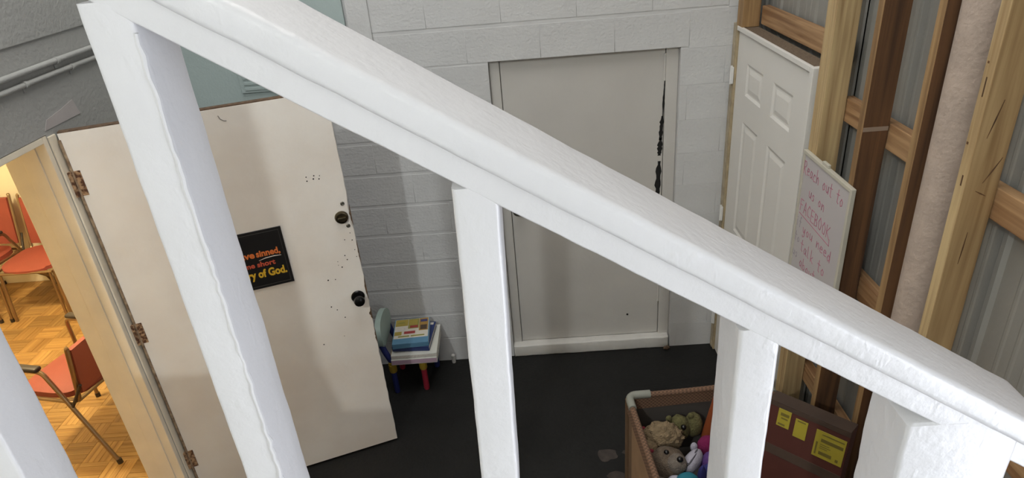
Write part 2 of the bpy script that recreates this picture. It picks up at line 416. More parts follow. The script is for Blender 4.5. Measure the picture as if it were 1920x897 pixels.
# dark drips, knots and stamps on the pale stud
for y, z, hh, ww in ((1.632, 2.27, 0.05, 0.004), (1.628, 2.02, 0.03, 0.005), (1.640, 2.33, 0.006, 0.006), (1.642, 2.12, 0.007, 0.007)):
    b = new(); rbox(b, 1.1493, 1.152, y-ww/2, y+ww/2, z-hh/2, z+hh/2, 0.0003, 1); mesh_obj('knot', b, pine_brown, wall_right)
for x, z, hh, sl in ((1.175, 2.19, 0.10, 0.02), (1.195, 2.05, 0.07, 0.035), (1.212, 1.985, 0.016, -0.03), (1.187, 1.82, 0.10, 0.004)):
    b = new(); tube(b, [(x, 1.6118, z-hh/2), (x+sl/2, 1.6116, z), (x+sl, 1.6118, z+hh/2)], [0.0006, 0.0018, 0.0006], 8); mesh_obj('knot', b, pine_brown, wall_right)

# ---- six-panel door standing open-framed in the right wall
d2 = struct(thing('door_2', 'white six-panel door in a white frame against the zinc wall', 'door', (1.17, 3.1, 0)), '', 'door')
d2['label'] = 'white six-panel door in a white frame against the zinc wall'
XD = 1.160
LY0, LY1, LZ0, LZ1 = 2.642, 3.572, 0.012, 2.062
# rails, stiles and mullion of the leaf
cols = [(2.80, 3.035), (3.175, 3.41)]
rowz = [(1.765, 1.93), (0.98, 1.625), (0.22, 0.83)]
ys = [LY0, 2.80, 3.035, 3.175, 3.41, LY1]; zs = [LZ0, 0.22, 0.83, 0.98, 1.625, 1.765, 1.93, LZ1]
b = new()
for y0, y1 in ((LY0, 2.80), (3.035, 3.175), (3.41, LY1)): box(b, XD, XD+0.04, y0, y1, LZ0, LZ1)
for y0, y1 in cols:
    for z0, z1 in ((LZ0, 0.22), (0.83, 0.98), (1.625, 1.765), (1.93, LZ1)): box(b, XD, XD+0.04, y0, y1, z0, z1)
leaf2 = mesh_obj('door_leaf', b, door_white, d2)
for y0, y1 in cols:
    for z0, z1 in rowz:
        b = new(); d_ = 0.006; i1, i2 = 0.014, 0.045
        def rg(ins, x): return [b.verts.new((x, yy, zz)) for yy, zz in ((y0+ins, z0+ins), (y1-ins, z0+ins), (y1-ins, z1-ins), (y0+ins, z1-ins))]
        rr = [rg(-0.001, XD), rg(i1, XD+d_), rg(i1+0.008, XD+d_), rg(i2, XD+0.002)]
        for a, c in zip(rr, rr[1:]):
            for k in range(4): b.faces.new((a[k], a[(k+1)%4], c[(k+1)%4], c[k]))
        b.faces.new(rr[-1])
        mesh_obj('panel', b, door_white, leaf2)
b = new(); rbox(b, 1.146, 1.236, 2.604, 2.638, 0, 2.092, 0.002); mesh_obj('frame_jamb', b, door_white, d2)
b = new(); rbox(b, 1.150, 1.236, 3.576, 3.60, 0, 2.092, 0.002); mesh_obj('frame_jamb', b, mat('raw_timber', (0.45, 0.36, 0.22), 0.7, 0.15, 20), d2)
b = new(); rbox(b, 1.146, 1.162, 2.639, 3.575, 2.070, 2.093, 0.002); mesh_obj('frame_head', b, door_white, d2)
b = new(); rbox(b, 1.1625, 1.236, 2.639, 3.575, 2.068, 2.091, 0.001); mesh_obj('frame_top', b, particle, d2)
b = new(); rbox(b, 1.146, 1.165, 3.602, 3.636, 0, 2.10, 0.003); mesh_obj('corner_strip', b, mat('raw_timber2', (0.42, 0.36, 0.26), 0.7, 0.15, 20), d2)
for z in (1.83, 1.0, 0.25):
    b = new(); rbox(b, 1.139, 1.148, 3.578, 3.612, z-0.045, z+0.045, 0.002); tube(b, [(1.139, 3.596, z-0.05), (1.139, 3.596, z+0.05)], 0.006, 10)
    mesh_obj('hinge', b, white_metal, d2)

# ---- rest of the shell: ceiling, front wall, side room
b = new(); box(b, -2.07, 1.31, -3.3, 3.84, 5.2, 5.3)
struct(mesh_obj('ceiling', b, plaster), 'pale plaster ceiling high above the stairs', 'ceiling')
b = new(); box(b, -2.07, 1.31, -3.3, -3.2, 0, 5.2)
struct(mesh_obj('wall_front', b, plaster), 'plain plaster wall behind the stairs', 'wall')

# side room
cream_wall = mat('cream_wall', (0.86, 0.78, 0.58), 0.8, 0.03, 2)
b = new(); box(b, -5.4, XLo, 0.6, 5.35, -0.10, -0.006)
wood_base = mat('parquet_base', (0.20, 0.10, 0.03), 0.6, 0.1, 8)
floor_side = struct(mesh_obj('floor_side_room', b, wood_base), 'honey coloured basket-weave parquet floor of the side room', 'floor')
parquet = wood('parquet', (0.46, 0.28, 0.095), (0.29, 0.155, 0.045), 1, 0.35, 30, 0.22)
T = 0.17
t_ = new(); nf = 5
for k in range(nf):
    rbox(t_, -T/2 + k*T/nf + 0.0006, -T/2 + (k+1)*T/nf - 0.0006, -T/2+0.0006, T/2-0.0006, -0.006, 0.0 + 0.0004*((k*7) % 3 - 1), 0.0008, 1)
tile_mesh = None
for i in range(17):
    for j in range(17):
        x = XLo - T*(i+0.5) - 0.002; y = 2.37 + T*(j+0.5)
        if y > 5.2: continue
        if tile_mesh is None:
            o = mesh_obj('parquet_tile', t_, parquet, floor_side, loc=(x, y, 0)); tile_mesh = o.data
        else:
            o = bpy.data.objects.new('parquet_tile', tile_mesh); COL.objects.link(o); o.parent = floor_side; o.location = (x, y, 0)
        o.rotation_euler = (0, 0, R(90)*((i+j) % 2))
b = new(); box(b, -5.4, XLo-0.001, 5.21, 5.33, -0.006, 2.8)
wb2 = struct(mesh_obj('wall_side_back', b, cream_wall), 'warm lit cream wall behind the red chairs', 'wall')
b = new(); box(b, -5.5, -5.4, 0.6, 5.33, -0.006, 2.8)
struct(mesh_obj('wall_side_left', b, cream_wall), 'cream wall at the far left of the side room', 'wall')
b = new(); box(b, -5.5, XLo-0.001, 0.5, 0.6, -0.006, 2.8)
struct(mesh_obj('wall_side_front', b, cream_wall), 'cream wall at the near end of the side room', 'wall')
b = new(); box(b, -5.5, XLo-0.001, 0.5, 5.33, 2.8, 2.9)
struct(mesh_obj('ceiling_side_room', b, cream_wall), 'cream ceiling of the side room', 'ceiling')
b = new(); rbox(b, -5.4, XLo-0.002, 5.192, 5.21, 0.0, 0.10, 0.004)
struct(mesh_obj('baseboard_side', b, cream_wall), 'cream baseboard below the wall behind the red chairs', 'baseboard')

# ================================================================== STAIRS (below the frame)
st = struct(thing('staircase', 'white painted stair flight carrying the railing', 'stairs', (-0.2, 0.3, 0)), 'white painted stair flight carrying the railing', 'stairs')
SL = 0.657
rise, run = 0.18, 0.18/SL
b = new(); rbox(b, -1.884, -1.40, -0.35, 0.83, 2.11, 2.27, 0.005); mesh_obj('landing', b, trim_white, st)
xt, zt, treads = -1.40, 2.27, []
while zt - rise > 0.05 and xt < 1.1:
    zt -= rise
    b = new(); rbox(b, xt-0.02, min(xt+run, 1.13), -0.35, 0.83, zt-0.035, zt, 0.004); mesh_obj('tread', b, trim_white, st)
    treads.append((xt, xt+run, zt)); xt += run
for y0 in (-0.34, 0.72):
    b = new(); zl = 2.27
    vsx = []
    for yy in (y0, y0+0.04):
        vsx.append([b.verts.new((x, yy, z)) for x, z in ((-1.40, 2.08), (1.12, 2.08-SL*2.52), (1.12, 2.08-SL*2.52-0.28), (-1.40, 1.80))])
    b.faces.new(vsx[0]); b.faces.new(vsx[1][::-1])
    for k in range(4): b.faces.new((vsx[0][k], vsx[1][k], vsx[1][(k+1)%4], vsx[0][(k+1)%4]))
    mesh_obj('stringer', b, trim_white, st)
def tread_z(x):
    if x < -1.40: return 2.27
    for a, c, z in treads:
        if a <= x < c: return z
    return treads[-1][2]

# ================================================================== RAILING
rl = thing('stair_railing', 'white painted wooden stair railing sloping across the foreground', 'railing', (-0.5, 0.77, 0))
YR = 0.71
CS = math.cos(math.atan(SL))
def beam(x0, x1, top0, thick, ya, yb, r, amp, n=170):
    """sloping beam, plumb ends; top0 = height of its top surface at X = 0"""
    b = new(); rings = []; th = thick/CS
    pr = rrect(yb-ya, th, r, 4)
    ex = [x0 + (x1-x0)*i/n for i in range(n+1)]
    def mk(x, ins):
        out = []
        for py, pz in pr:
            py2 = ins + py*(yb-ya-2*ins)/(yb-ya); pz2 = ins + pz*(th-2*ins)/th
            p = Vector((x, ya+py2, top0 - SL*x - th + pz2)); out.append(paint(paint(p, amp, 26), amp*0.8, 9))
        return out
    rings = [mk(x0, 0)] + [mk(x, 0) for x in ex[1:-1]] + [mk(x1-0.006, 0), mk(x1-0.002, 0.003), mk(x1, 0.009)]
    sweep(b, rings); return b
mesh_obj('cap_rail', beam(-1.88, 0.764, 2.514, 0.038, YR, YR+0.15, 0.011, 0.0009), rail_white, rl, True)
mesh_obj('under_rail', beam(-1.88, 0.745, 2.471, 0.040, YR+0.022, YR+0.112, 0.004, 0.0006), rail_white, rl, True)
def baluster(x0, x1, y0, y1, zb, zt_, r, amp, name='baluster', lean=0.0, n=60, flat=False):
    b = new(); rings = []; pr = rrect(x1-x0, y1-y0, r, 4)
    for i in range(n+1):
        z = zb + (zt_-zb)*i/n
        rings.append([paint(paint((x0+p[0]+lean*(z-2.47), y0+p[1], z), amp, 30), amp, 11) for p in pr])
    if flat:
        rings.append([(Vector(q)-Vector(((x0+x1)/2, (y0+y1)/2, 0)))*0.94 + Vector(((x0+x1)/2, (y0+y1)/2, 0)) for q in rings[-1]])
        for q in rings[-1]: q.z = zt_ + 0.004
    sweep(b, rings); return mesh_obj(name, b, rail_white, rl, True)
def under_z(x): return 2.422 - SL*x
for xa, xb, ln in ((-1.13, -1.074, 0), (-0.846, -0.790, 0), (-0.4575, -0.402, 0), (-0.092, -0.036, 0.022), (0.267, 0.323, 0)):
    baluster(xa*1.012, xb*1.012, YR+0.0225, YR+0.112, tread_z((xa+xb)/2), under_z(xb)+0.028, 0.006, 0.0008, lean=ln)
b = new(); rdb = random.Random(11)
tube(b, [(-0.402*1.012 - 0.0022 + rdb.uniform(-0.0012, 0.0012), YR+0.0245 + rdb.uniform(-0.0008, 0.0008), 1.72 + 0.012*i) for i in range(81)], [0.0036 + rdb.uniform(-0.0009, 0.0009) for i in range(81)], 8)
mesh_obj('paint_bead', b, rail_white, rl, True)
baluster(-1.555, -1.42, YR+0.0125, YR+0.118, 2.27, under_z(-1.42)+0.02, 0.007, 0.0015, 'newel_post')
baluster(0.530, 0.702, YR+0.0215, YR+0.126, tread_z(0.61), 2.046, 0.007, 0.0015, 'newel_post', flat=True)

# ================================================================== OPEN DOOR on the left
P0 = Vector((-0.869, 2.912, 0)); ang = R(20); WD = 1.06
d3 = thing('door_3', 'open scuffed cream door with a black scripture sign', 'door', (P0.x - WD*math.cos(ang), P0.y - WD*math.sin(ang), 0), ang)
d3['kind'] = 'structure'
DM = INV[d3].inverted()            # local: x along the leaf from the hinge, -y towards the camera
def dpart(name, bm, mt, parent=None, smooth=False):
    bmesh.ops.transform(bm, matrix=DM, verts=list(bm.verts)); return mesh_obj(name, bm, mt, parent or d3, smooth)
b = new()
# leaf with a worn, slightly ragged leading edge
n = 60; rings = []
for i in range(n+1):
    z = 0.015 + 2.06*i/n
    jag = 0.004*noise.noise(Vector((0, 0, z*23))) + 0.003*noise.noise(Vector((4, 0, z*70)))
    if 1.40 < z < 1.53: jag -= 0.006
    rings.append([(0.0, 0.0, z), (WD-0.003+jag, 0.0, z), (WD+jag, 0.003, z), (WD, 0.041, z), (0.0, 0.041, z)])
sweep(b, rings); leaf3 = dpart('door_leaf', b, door_cream)
# bare timber showing along the leading edge
raw = mat('raw_edge', (0.16, 0.10, 0.06), 0.9, 0.25, 60)
for z0, z1, ww in ((1.41, 1.52, 0.010), (1.20, 1.33, 0.006), (0.98, 1.12, 0.009), (0.86, 0.93, 0.012), (0.70, 0.80, 0.007)):
    b = new(); nn = 10; pts = []
    zz = [z0+(z1-z0)*i/nn for i in range(nn+1)]
    l = [(WD+0.0005 - ww*math.sin(math.pi*i/nn)*random.uniform(0.5, 1.1), z) for i, z in enumerate(zz)]
    vv = [b.verts.new((x, -0.0012, z)) for x, z in l] + [b.verts.new((WD+0.0012, -0.0012, z)) for z in zz[::-1]]
    v2 = [b.verts.new((v.co.x, 0.004, v.co.z)) for v in vv]; b.faces.new(vv); b.faces.new(v2[::-1]); q = len(vv)
    for k in range(q): b.faces.new((vv[k], v2[k], v2[(k+1)%q], vv[(k+1)%q]))
    dpart('chipped_edge', b, raw, leaf3)
b = new(); rbox(b, 0.0, WD-0.002, 0.004, 0.038, 2.075, 2.081, 0.001); dpart('raw_top', b, raw, leaf3)
# rusty hinges at the knuckle side
for z in (1.86, 1.10, 0.30):
    b = new(); tube(b, [(-0.012, -0.004, z-0.055), (-0.012, -0.004, z+0.055)], 0.009, 10); rbox(b, -0.008, 0.028, -0.0025, 0.002, z-0.055, z+0.055, 0.001)
    dpart('hinge', b, rust)['label'] = 'rusted butt hinge'
b = new(); rbox(b, -0.006, 0.005, -0.003, 0.006, 0.02, 2.05, 0.002); dpart('hinge_edge', b, mat('hinge_edge', (0.42, 0.31, 0.2), 0.7, 0.3, 30, 0.4, 60, col2=(0.16, 0.1, 0.06)), leaf3)
# deadbolt and knob
def facing(x, z): return Matrix.Translation((x, -0.0005, z)) @ Matrix.Rotation(R(90), 4, 'X')
b = new(); lathe(b, [(0, 0), (0.031, 0), (0.033, 0.004), (0.030, 0.013), (0.024, 0.015), (0.022, 0.012), (0, 0.012)], facing(WD-0.047, 1.467)); db = dpart('deadbolt', b, bronze, None, True)
b = new(); rbox(b, WD-0.047-0.021, WD-0.047+0.021, -0.026, -0.012, 1.467-0.006, 1.467+0.006, 0.003); dpart('thumb_turn', b, bronze, db)
b = new(); lathe(b, [(0, 0), (0.034, 0), (0.035, 0.004), (0.031, 0.009), (0.014, 0.012), (0.013, 0.03), (0.023, 0.038), (0.0285, 0.05), (0.026, 0.062), (0.016, 0.068), (0, 0.069)], facing(WD-0.050, 1.014)); kb = dpart('knob', b, black_metal, None, True); kb['label'] = 'black round knob'
for x, z in ((WD-0.03, 1.535), (WD-0.024, 1.415)):
    b = new(); lathe(b, [(0, 0), (0.010, 0), (0.010, 0.002), (0.006, 0.004), (0.004, 0.001), (0, 0.001)], facing(x, z), 14); dpart('screw_cap', b, mat('old_nickel', (0.3,0.3,0.28)), leaf3)
# screw holes and scuffs
rnd = random.Random(3)
holes = [(WD-0.023, 1.375), (WD-0.02, 1.335), (WD-0.055, 1.345), (WD-0.07, 1.26), (WD-0.063, 1.235), (WD-0.11, 1.235), (WD-0.11, 1.215), (WD-0.095, 1.20), (WD-0.017, 1.28), (WD-0.015, 1.24), (WD-0.175, 1.145), (WD-0.14, 1.14), (WD-0.19, 0.99), (WD-0.165, 0.965), (WD-0.135, 0.91), (WD-0.105, 1.695), (WD-0.13, 1.70), (WD-0.135, 1.685), (WD-0.165, 1.70), (WD-0.165, 1.68), (WD-0.11, 1.68), (WD-0.16, 0.80), (WD-0.27, 0.78)]
for x, z in holes:
    b = new(); rr = rnd.uniform(0.0018, 0.004); lathe(b, [(0, 0.0006), (rr, 0.0006), (rr, 0), ], facing(x, z), 8); dpart('screw_hole', b, dark_gap, leaf3)
# small curved scratch near the door head
b = new(); tube(b, [(0.60, -0.0005, 2.045), (0.605, -0.0005, 2.03), (0.617, -0.0005, 2.02), (0.628, -0.0005, 2.018)], 0.0018, 6); dpart('scratch', b, mat('scratch_grey', (0.2, 0.18, 0.17)), leaf3)

# scripture sign on the door: it hangs on the leaf
SX1 = WD - 0.33; SX0 = SX1 - 0.40; SZ0, SZ1 = 1.188, 1.490
sg = thing('scripture_sign', 'black sign with orange and yellow verse on the cream door', 'sign', DM @ Vector(((SX0+SX1)/2, -0.006, SZ0)), ang)
def spart(name, bm, mt):
    bmesh.ops.transform(bm, matrix=DM, verts=list(bm.verts)); return mesh_obj(name, bm, mt, sg)
b = new(); rbox(b, SX0, SX1, -0.0062, -0.0012, SZ0, SZ1, 0.0008, 1); spart('panel', b, mat('sign_black', (0.012, 0.011, 0.011), 0.35, 0.1))
b = new(); q = 0.013
for x0, x1, z0, z1 in ((SX0+q, SX1-q, SZ0+q, SZ0+q+0.0015), (SX0+q, SX1-q, SZ1-q-0.0015, SZ1-q), (SX0+q, SX0+q+0.0015, SZ0+q, SZ1-q), (SX1-q-0.0015, SX1-q, SZ0+q, SZ1-q)):
    box(b, x0, x1, -0.0068, -0.0060, z0, z1)
spart('border_line', b, mat('sign_line', (0.09, 0.085, 0.08), 0.5))
orange = mat('sign_orange', (0.75, 0.19, 0.04), 0.5, 0.02); redor = mat('sign_red', (0.60, 0.10, 0.05), 0.5, 0.02); yel = mat('sign_yellow', (0.72, 0.45, 0.03), 0.5, 0.02)
def sign_text(s, size, xr, z, mt, width, bold):
    t = text_bm(s, size, bold); xs = [v.co.x for v in t.verts]; wd = max(xs)-min(xs); k = width/wd
    mx = Matrix.Translation((xr - width, -0.0068, z)) @ Matrix.Rotation(R(90), 4, 'X') @ Matrix.Diagonal((k, 1, 1, 1)) @ Matrix.Translation((-min(xs), 0, 0))
    bmesh.ops.transform(t, matrix=mx, verts=list(t.verts)); spart('lettering', t, mt)
sign_text('For all have', 0.046, SX1-0.145, 1.357, orange, 0.225, 0.0016)
sign_text('sinned,', 0.046, SX1-0.028, 1.357, orange, 0.110, 0.0016)
sign_text('and come short', 0.036, SX1-0.062, 1.305, redor, 0.245, 0.0012)
sign_text('of the glory of God.', 0.056, SX1-0.020, 1.248, yel, 0.345, 0.0022)
b = new(); tube(b, [(SX1-0.132, -0.0066, 1.337), (SX1-0.10, -0.0066, 1.344), (SX1-0.06, -0.0066, 1.346), (SX1-0.028, -0.0066, 1.343)], [0.0008, 0.0022, 0.0025, 0.0012], 6); spart('underline', b, mat('sign_white', (0.7, 0.62, 0.55), 0.5))

# ================================================================== THINGS ON THE WALLS
# conduits over the doorway
for z, r_, lab in ((2.287, 0.010, 'lower of two grey painted conduits along the left wall'), (2.330, 0.0115, 'upper of two grey painted conduits along the left wall')):
    b = new(); pts = [(XL+0.013, y, z + 0.0015*math.sin(y*5)) for y in [0.4+0.2*i for i in range(17)]]
    tube(b, pts, r_, 12); cd = one('conduit', b, left_grey, lab, 'conduit', smooth=True)
    for y in ((2.72,) if z > 2.3 else (2.50, 2.80)):
        b = new(); tube(b, [(XL+0.013, y-0.008, z), (XL+0.013, y+0.008, z)], r_+0.003, 12); rbox(b, XL+0.0005, XL+0.004, y-0.008, y+0.008, z-0.03, z+0.0, 0.001, 1)
        mesh_obj('strap', b, left_grey, cd, True)
# cover on the teal sheet
cv = thing('panel_cover', 'teal painted louvred cover on the back wall above the open door', 'cover', (-1.36, YB-0.03, 1.928))
b = new(); rbox(b, -1.535, -1.19, YB-0.036, YB-0.0225, 1.93, 2.30, 0.003); mesh_obj('plate', b, teal_paint, cv)
for k in range(6):
    b = new(); rbox(b, -1.51, -1.215, YB-0.042, YB-0.036, 1.945+k*0.03, 1.962+k*0.03, 0.002); mesh_obj('louvre', b, teal_paint, cv)

# vertical pipe between the studs
b = new(); pts = [(1.213, 1.782, z) for z in [0.0+0.22*i for i in range(21)]]; tube(b, pts[:20] + [(1.213, 1.782, 5.19)], 0.060, 28)
one('vertical_pipe', b, concrete_pipe, 'thick beige vertical pipe between two timber studs', 'pipe', smooth=True)

# whiteboard with handwriting
wbd = thing('whiteboard', 'small whiteboard with red handwriting propped on the studs', 'whiteboard', (1.14, 2.34, 1.13))
WY0, WY1, WZ0, WZ1 = 2.137, 2.562, 1.13, 1.775
b = new(); rbox(b, 1.137, 1.148, WY0+0.004, WY1-0.004, WZ0+0.004, WZ1-0.004, 0.001, 1); mesh_obj('board', b, mat('board_white', (0.50, 0.47, 0.475), 0.3, 0.03, 3), wbd)
fr = mat('board_frame', (0.52, 0.49, 0.41), 0.4, 0.05)
for y0, y1, z0, z1 in ((WY0, WY0+0.016, WZ0, WZ1), (WY1-0.016, WY1, WZ0, WZ1), (WY0+0.016, WY1-0.016, WZ1-0.016, WZ1), (WY0+0.016, WY1-0.016, WZ0, WZ0+0.016)):
    b = new(); rbox(b, 1.132, 1.149, y0, y1, z0, z1, 0.002); mesh_obj('frame', b, fr, wbd)
b = new(); rbox(b, 1.134, 1.146, 2.34, 2.39, WZ1, WZ1+0.014, 0.002); mesh_obj('hanger', b, fr, wbd)
GL = {
 'R': [[(0,0),(.04,1)],[(-.05,.95),(.3,1),(.42,.8),(.3,.58),(.03,.5),(.5,0)]], 'e': [[(.04,.28),(.36,.33),(.33,.52),(.16,.55),(.04,.3),(.14,.03),(.4,.08)]],
 'a': [[(.36,.5),(.16,.55),(.03,.25),(.14,.02),(.32,.15),(.37,.5),(.36,.12),(.46,.02)]], 'c': [[(.38,.48),(.2,.56),(.04,.28),(.16,.02),(.4,.08)]],
 'h': [[(.04,1),(.04,0),(.1,.38),(.26,.52),(.36,.36),(.38,0)]], 'o': [[(.2,.55),(.04,.3),(.14,.02),(.34,.12),(.36,.42),(.2,.55)]],
 'u': [[(.04,.54),(.06,.12),(.2,.02),(.36,.2),(.38,.54),(.4,.0)]], 't': [[(.2,.98),(.18,.08),(.34,.02)],[(.0,.62),(.4,.66)]],
 's': [[(.34,.5),(.16,.55),(.08,.4),(.3,.24),(.26,.04),(.04,.04)]], 'n': [[(.04,.54),(.05,0),(.1,.36),(.28,.54),(.37,.36),(.38,0)]],
 'F': [[(.04,0),(.04,1),(.48,1.02)],[(.04,.55),(.36,.57)]], 'A': [[(0,0),(.24,1),(.48,0)],[(.08,.36),(.42,.36)]],
 'C': [[(.45,.85),(.25,1),(.04,.6),(.12,.1),(.45,.1)]], 'E': [[(.46,1),(.04,1),(.04,0),(.48,0)],[(.04,.52),(.36,.52)]],
 'B': [[(.04,0),(.04,1),(.36,.92),(.34,.6),(.06,.52),(.42,.42),(.4,.1),(.04,0)]], 'O': [[(.24,1),(.03,.6),(.12,.06),(.36,.06),(.46,.55),(.24,1)]],
 'K': [[(.04,0),(.04,1)],[(.46,1),(.06,.46),(.5,0)]], 'i': [[(.1,.54),(.1,0)],[(.1,.72),(.11,.77)]], 'f': [[(.4,.9),(.26,1),(.16,.8),(.14,0)],[(0,.5),(.34,.52)]],
 'y': [[(.02,.54),(.08,.16),(.22,.1),(.36,.54)],[(.36,.54),(.3,-.2),(.08,-.36),(.02,-.2)]], 'd': [[(.36,.45),(.16,.55),(.04,.25),(.16,.02),(.34,.16),(.38,1),(.4,0)]],
 'l': [[(.1,1),(.08,.08),(.22,.02)]], 'k': [[(.04,1),(.04,0)],[(.34,.54),(.06,.26),(.38,0)]], 'b': [[(.04,1),(.04,.05),(.26,.02),(.38,.28),(.26,.52),(.06,.36)]]}
def handwrite(line, y_start, z, size, width, slope, mt, strokew=0.0032, under=False):
    b = new(); n = len(line); adv = width/n; rd = random.Random(hash(line) % 97 if False else len(line)*7+int(z*100))
    def quad(p, q):
        d = Vector(q)-Vector(p); L_ = d.length
        if L_ < 1e-6: return
        nn = Vector((-d.y, d.x))*(strokew/2/L_); e = d*(strokew*0.35/L_)
        pts = [Vector(p)-e+nn, Vector(p)-e-nn, Vector(q)+e-nn, Vector(q)+e+nn]
        f = [b.verts.new((1.1362, y_start-a.x, z+a.y)) for a in pts]; g = [b.verts.new((1.1372, y_start-a.x, z+a.y)) for a in pts]
        b.faces.new(f)
        for k in range(4): b.faces.new((f[k], g[k], g[(k+1)%4], f[(k+1)%4]))
    for i, ch in enumerate(line):
        if ch == ' ': continue
        ox = i*adv; oy = slope*ox + rd.uniform(-0.003, 0.003); sx = adv*1.75 if ch.islower() else adv*1.6
        for st_ in GL[ch]:
            pp = [(ox + p[0]*sx, oy + p[1]*size) for p in st_]
            for p, q in zip(pp, pp[1:]): quad(p, q)
    if under:
        quad((0, -0.012), (width, slope*width - 0.022)); quad((width, slope*width-0.022), (width-0.004, slope*width+0.004))
    return mesh_obj('handwriting', b, mt, wbd)
red_ink = mat('red_marker', (0.50, 0.17, 0.25), 0.5, 0.1, 50); grey_ink = mat('grey_marker', (0.38, 0.34, 0.38), 0.5, 0.1, 50)
def hand_line(line, y, z, size, width, slope, mt):
    adv = width/len(line); k = 0
    for wd in line.split(' '):
        handwrite(wd, y - k*adv, z, size, adv*len(wd), slope, mt); k += len(wd) + 1
hand_line('Reach out to', 2.545, 1.68, 0.055, 0.36, 0.00, red_ink)
hand_line('us on', 2.47, 1.60, 0.048, 0.15, 0.0, red_ink)
handwrite('FACEBOOK', 2.535, 1.515, 0.052, 0.29, 0.0, red_ink, under=True)
handwrite('if', 2.545, 1.44, 0.05, 0.05, 0.0, grey_ink)
hand_line('you need', 2.48, 1.435, 0.048, 0.27, 0.0, red_ink)
handwrite('to', 2.548, 1.37, 0.042, 0.055, 0.0, grey_ink)
hand_line('talk to', 2.48, 1.352, 0.052, 0.24, 0.0, red_ink)
handwrite('us', 2.548, 1.30, 0.042, 0.055, 0.0, grey_ink)
handwrite('about', 2.47, 1.28, 0.05, 0.16, 0.0, red_ink)

# ================================================================== RED CHAIRS in the side room
red_fab = mat('red_vinyl', (0.28, 0.057, 0.037), 0.6, 0.06, 5, 0.15, 140)
frame_m = mat('bronze_tube', (0.36, 0.26, 0.16), 0.28, 0.1, metal=0.9)
arm_m = mat('arm_pad', (0.03, 0.022, 0.018), 0.45, 0.1)
def make_chair(loc, rz, arms, label, bt_=0.905):
    t = thing('red_chair', label, 'chair', loc, rz, 'red chairs in the side room')
    M_ = INV[t].inverted()
    def cp(name, bm, mt, smooth=True, parent=None):
        bmesh.ops.transform(bm, matrix=M_, verts=list(bm.verts)); return mesh_obj(name, bm, mt, parent or t, smooth)
    # seat cushion, faces local -y
    b = new(); rings = []
    nx = 14
    bb = bmesh.new(); bmesh.ops.create_grid(bb, x_segments=14, y_segments=14, size=1.0)
    for s in (1,):
        for v in bb.verts:
            u, vv = v.co.x, v.co.y; q = (1 - 0.22*max(0, (abs(u)*abs(vv))**3))
            v.co = Vector((u*0.225*q, vv*0.225*q, 0.462 + 0.022*(1-u*u)*(1-vv*vv) - 0.012*max(0, -vv)**3 + 0.006*u*u))
    ret = bmesh.ops.extrude_face_region(bb, geom=list(bb.faces)); 
    for v in [g for g in ret['geom'] if isinstance(g, bmesh.types.BMVert)]: v.co.z = v.co.z*0.2 + 0.425*0.8
    merge(b, bb); cp('seat', b, red_fab)
    # backrest panel, slightly curved and leaning
    b = new(); bb = bmesh.new(); bmesh.ops.create_grid(bb, x_segments=10, y_segments=10, size=1.0)
    for v in bb.verts:
        u, vv = v.co.x, v.co.y; z = (0.48+bt_-0.02)/2 + (bt_-0.02-0.48)/2*vv
        v.co = Vector((u*0.205, 0.235 + 0.075*(z-0.48)/0.4 - 0.012*(1-u*u), z))
    ret = bmesh.ops.extrude_face_region(bb, geom=list(bb.faces))
    for v in [g for g in ret['geom'] if isinstance(g, bmesh.types.BMVert)]: v.co.y += 0.03
    merge(b, bb); cp('backrest', b, red_fab)
    for s in (-1, 1):
        x = 0.238*s
        b = new(); tube(b, arc([(x*0.93, 0.16, 0.43), (x*0.93, 0.235, 0.43), (x*0.93, 0.235 + 0.1*(bt_-0.43)/0.475, bt_), (x*0.90, 0.24 + 0.1*(bt_-0.43)/0.475, bt_+0.004)], 0.05), 0.0125, 10); cp('back_tube', b, frame_m)
        b = new(); tube(b, [(x, -0.215, 0.43), (x, 0.22, 0.43)], 0.011, 8); cp('seat_tube', b, frame_m)
        if arms:
            b = new(); tube(b, arc([(x*1.06, -0.26, 0.0), (x*1.06, -0.235, 0.635), (x*1.06, 0.10, 0.645), (x*1.06, 0.36, 0.0)], 0.04), 0.0125, 10); cp('side_frame', b, frame_m)
            b = new(); rbox(b, x*1.06-0.024, x*1.06+0.024, -0.21, 0.09, 0.648, 0.675, 0.011, 3); cp('armrest', b, arm_m)
            b = new(); tube(b, [(x*1.06, 0.20, 0.40), (x*0.93, 0.29, 0.55)], 0.009, 8); cp('brace', b, arm_m)
        else:
            for dx in (0.0, 0.036):
                b = new(); tube(b, [(x-dx*s, -0.20, 0.425), (x*1.05-dx*s, -0.235, 0.0)], 0.0115, 10); cp('leg', b, frame_m)
            b = new(); tube(b, [(x*0.95, 0.17, 0.43), (x*0.95, 0.36, 0.0)], 0.0115, 10); cp('leg', b, frame_m)
            b = new(); tube(b, [(x*0.8, -0.05, 0.415), (x*0.62, 0.30, 0.08)], 0.0105, 8); cp('brace', b, frame_m)
        for yy in ((-0.26, 0.36) if arms else (-0.235,)):
            b = new(); tube(b, [(x*1.06, yy, 0.0), (x*1.06, yy*0.99, 0.03)], 0.0155, 10); cp('foot_cap', b, arm_m)
    b = new(); tube(b, [(-0.238, -0.215, 0.43), (0.238, -0.215, 0.43)], 0.011, 8); cp('front_tube', b, frame_m)
    b = new(); tube(b, [(-0.22, 0.225, 0.43), (0.22, 0.225, 0.43)], 0.011, 8); cp('rear_tube', b, frame_m)
    return t
make_chair((-4.035, 4.755, 0), R(0), False, 'armless red chair against the cream wall, half behind the door lining', 0.885)
make_chair((-4.60, 4.80, 0), R(-6), True, 'red armchair farthest into the side room, cut off by the picture edge', 0.885)
make_chair((-2.80, 3.19, 0), R(-90-13), True, 'red armchair nearest the doorway, its back to the door lining', 0.80)

